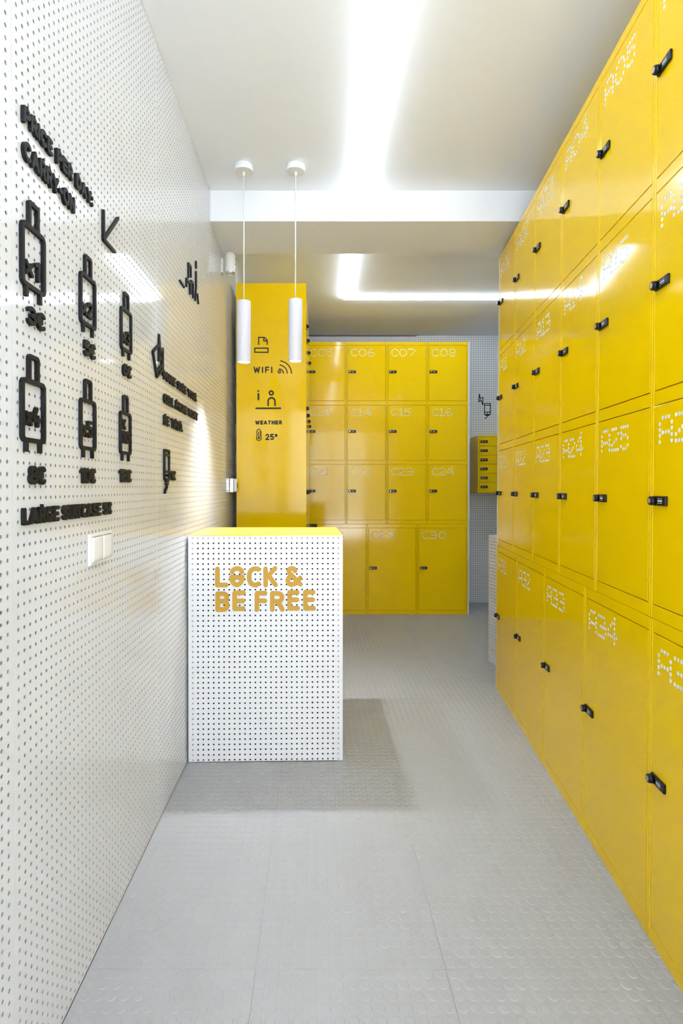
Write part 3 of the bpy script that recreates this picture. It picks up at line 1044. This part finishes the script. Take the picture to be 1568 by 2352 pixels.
wpicto('dead_phone_pictogram', 'black raised tilted phone pictogram with lightning bolt',
       [('phone_outline', [[tuple(LT), tuple(Tt), tuple(RB), tuple(LB), tuple(LT)], [lerp(LT, LB, .80), lerp(Tt, RB, .80)]], 0.0085),
        ('home_button', [[lerp(Vector(lerp(LT, LB, .9)), Vector(lerp(Tt, RB, .9)), .5)]], 0.008),
        ('lightning_bolt', [bolt + [bolt[0]]], 0.0085)])
wpicto('charging_phone_pictogram', 'black raised upright phone pictogram with charging cable',
       [('phone_outline', [(rrect(2.156, 2.224, 1.230, 1.337, 0.006), True), [(2.158, 1.321), (2.222, 1.321)], [(2.158, 1.258), (2.222, 1.258)]], 0.0085),
        ('home_button', [[(2.190, 1.244), (2.1901, 1.244)]], 0.010),
        ('plug', [[(2.172, 1.222), (2.208, 1.222)], [(2.176, 1.212), (2.204, 1.212)]], 0.009),
        ('cable', [[(2.190, 1.211), (2.190, 1.200), (2.180, 1.193), (2.168, 1.190), (2.162, 1.180)]], 0.009)])

# far wall pictogram, above the phone cabinet


def fp(X, Y):
    return pix_plane(1090 + X / 28.5, 890 + Y / 28.5, (0, YB - 0.0005, 0), UX)


fpic = empty('charging_point_pictogram', (0, YB - 0.0005, 0))
tag(fpic, 'black lightning bolt and phone pictogram above the yellow phone cabinet', 'pictogram')
sw = 48 / 28.5 * YB / F_PX
link('lightning_bolt', strokes_mesh('lightning_bolt', [[fp(*p) for p in B6 + [B6[0]]]], sw, 0.004), fpic)
link('phone_outline', strokes_mesh('phone_outline', [([fp(*p) for p in ((630, 1050), (1015, 1050), (1015, 1765), (630, 1765))], True), [fp(640, 1160), fp(1005, 1160)], [fp(640, 1620), fp(1005, 1620)]], sw, 0.004), fpic)
link('home_button', strokes_mesh('home_button', [[fp(825, 1690)]], 64 / 28.5 * YB / F_PX, 0.004), fpic)
link('plug', strokes_mesh('plug', [[fp(715, 1815), fp(935, 1815)]], 75 / 28.5 * YB / F_PX, 0.004), fpic)
link('cable', strokes_mesh('cable', [[fp(815, 1850), fp(810, 1920), fp(770, 1975), fp(710, 2000), fp(675, 2045)]], sw, 0.004), fpic)

# ================================================================== SMALL FIXTURES
# phone cabinet hung on the far wall
cab = empty('phone_cabinet', (1.579, 5.775, 1.144))
tag(cab, 'small yellow wall cabinet with a column of six locked phone compartments', 'cabinet')
CW, CH, CDp = 0.42, 0.568, YB - 5.775 - 0.002
bm = bmesh.new()
box_bm(bm, 0, CW, 0.014, CDp, 0, CH, 0.002)
for x0, x1 in ((0, 0.013), (CW - 0.013, CW)):
    box_bm(bm, x0, x1, 0, 0.015, 0, CH, 0.0015)
for z0, z1 in ((0, 0.014), (CH - 0.016, CH)):
    box_bm(bm, 0.013, CW - 0.013, 0.0004, 0.015, z0, z1, 0.001)
link('cabinet_body', finish(bm, 'cabinet_body', 'yellow'), cab)
ph = (CH - 0.030) / 6
bm = bmesh.new()
box_bm(bm, 0.0018, CW - 0.026 - 0.0018, 0, 0.012, 0.0016, ph - 0.0016, 0.001)
dm = finish(bm, 'door', 'yellow')
for k in range(6):
    d = link('door', dm, cab, (0.013, 0.0004, 0.014 + k * ph))
    add_lock(d, 0.011, ph / 2)
bm = bmesh.new()
cyl_bm(bm, (0.001, CDp * 0.86, CH * 0.5), (-1, 0, 0), 0.011, 0.009, 0.004, 14)
link('side_cap', finish(bm, 'side_cap', 'yellow'), cab)

# low perforated counter beyond the end of the long row
q0, q1 = Vector((1.172, 4.015, 0)), Vector((1.235, 3.630, 0))
cu = (q1 - q0)
cl = cu.length
crz = math.atan2(cu.y, cu.x)
ctr = empty('low_counter', q0, crz)
tag(ctr, 'low white perforated counter beyond the end of the long yellow row', 'counter')
link('front_panel', pegboard_mesh('front_panel', cl, 0.866, 17, 38, 0.012, 0.012, 0.012, 0.012, mats='deskwhite'), ctr)
box_obj('hole_shade_block', 0.02, cl - 0.02, 0.03, 0.43, 0.0, 0.84, 'cavity', ctr)  # dark block standing in for shade behind the holes
box_obj('end_panel', 0.0, 0.012, 0.0045, 0.45, 0.0, 0.866, 'deskwhite', ctr)
box_obj('end_panel', cl - 0.012, cl, 0.0045, 0.45, 0.0, 0.866, 'deskwhite', ctr)
box_obj('counter_top', 0, cl, 0.0, 0.45, 0.866, 0.872, 'deskwhite', ctr, 0.001)

# twin light switch on the left wall
sw_root = empty('light_switch', (WL + 0.0003, 1.443, 1.003), R(90))
tag(sw_root, 'white twin rocker light switch on the perforated wall', 'switch')
bm = bmesh.new()
box_bm(bm, 0, 0.156, -0.009, 0, 0, 0.080, 0.004, seg=3)
link('frame', finish(bm, 'frame', 'plastic'), sw_root)


def rocker_mesh():
    bm = bmesh.new()
    n, m_ = 8, 6
    Wk, Hk = 0.066, 0.062
    g = [[None] * (m_ + 1) for _ in range(n + 1)]
    for i in range(n + 1):
        for j in range(m_ + 1):
            u, v = i / n, j / m_
            y = -0.0095 - 0.0035 * math.sin(math.pi * (0.12 + 0.76 * u)) - 0.0008 * math.sin(math.pi * v)
            g[i][j] = bm.verts.new((u * Wk, y, v * Hk))
    for i in range(n):
        for j in range(m_):
            bm.faces.new((g[i][j], g[i + 1][j], g[i + 1][j + 1], g[i][j + 1])).smooth = True
    edge = [g[i][0] for i in range(n + 1)] + [g[n][j] for j in range(1, m_ + 1)] + [g[i][m_] for i in range(n - 1, -1, -1)] + [g[0][j] for j in range(m_ - 1, 0, -1)]
    low = [bm.verts.new((v.co.x, -0.0075, v.co.z)) for v in edge]
    for k in range(len(edge)):
        k1 = (k + 1) % len(edge)
        bm.faces.new((edge[k], low[k], low[k1], edge[k1]))
    return finish(bm, 'rocker', 'plastic')


rk = rocker_mesh()
for x in (0.0105, 0.0795):
    link('rocker', rk, sw_root, (x, 0, 0.009))
    for z in (0.0083, 0.0717):
        box_obj('rocker_gap', x + 0.001, x + 0.065, -0.0094, -0.0088, z - 0.0006, z + 0.0006, 'darkmetal', sw_root)

# motion detector under the beam
pir = empty('motion_detector', (WL, 3.46, 2.455), R(90))
tag(pir, 'white motion detector on a wall bracket just below the beam', 'sensor')
bm = bmesh.new()
box_bm(bm, -0.012, 0.052, -0.010, 0, 0.010, 0.095, 0.002)
link('wall_bracket', finish(bm, 'wall_bracket', 'plastic'), pir)
bm = bmesh.new()
lathe_bm(bm, (0.02, -0.050, 0), [(0.020, 0.004), (0.030, 0.020), (0.031, 0.024), (0.031, 0.105), (0.029, 0.122), (0.022, 0.136), (0.010, 0.143)], 32)
link('housing', finish(bm, 'housing', 'plastic'), pir)
bm = bmesh.new()
lathe_bm(bm, (0.02, -0.050, 0), [(0.0205, 0.003), (0.0312, 0.0195), (0.0312, 0.0205), (0.0300, 0.021)], 32)
link('bottom_ring', finish(bm, 'bottom_ring', 'metal'), pir)
bm = bmesh.new()
lathe_bm(bm, (0.02, -0.050, 0), [(0.012, -0.001), (0.0195, 0.003), (0.0195, 0.006)], 28)
link('lens', finish(bm, 'lens', 'plastic'), pir)
for z, r in ((0.103, 0.005), (0.068, 0.006), (0.034, 0.004)):
    bm = bmesh.new()
    cyl_bm(bm, (0.016, -0.0805, z), (0, -1, 0), r, r * 0.8, 0.002, 12)
    link('button', finish(bm, 'button', 'darkmetal'), pir)

# surface socket at the end of the left wall
sk = empty('wall_socket', (WL, 3.765, 1.166), R(90))
tag(sk, 'small grey surface-mounted socket on the perforated wall beside the information panel', 'socket')
box_obj('back_box', 0, 0.062, -0.026, 0, 0, 0.092, 'metal', sk, 0.003)
box_obj('face_plate', -0.002, 0.064, -0.046, -0.0275, 0.004, 0.089, 'plastic', sk, 0.004)
box_obj('gasket', 0.004, 0.058, -0.029, -0.025, 0.012, 0.080, 'darkmetal', sk)
bm = bmesh.new()
cyl_bm(bm, (0.031, -0.0455, 0.046), (0, -1, 0), 0.020, 0.019, 0.0025, 24)
link('socket_well', finish(bm, 'socket_well', 'darkmetal'), sk)
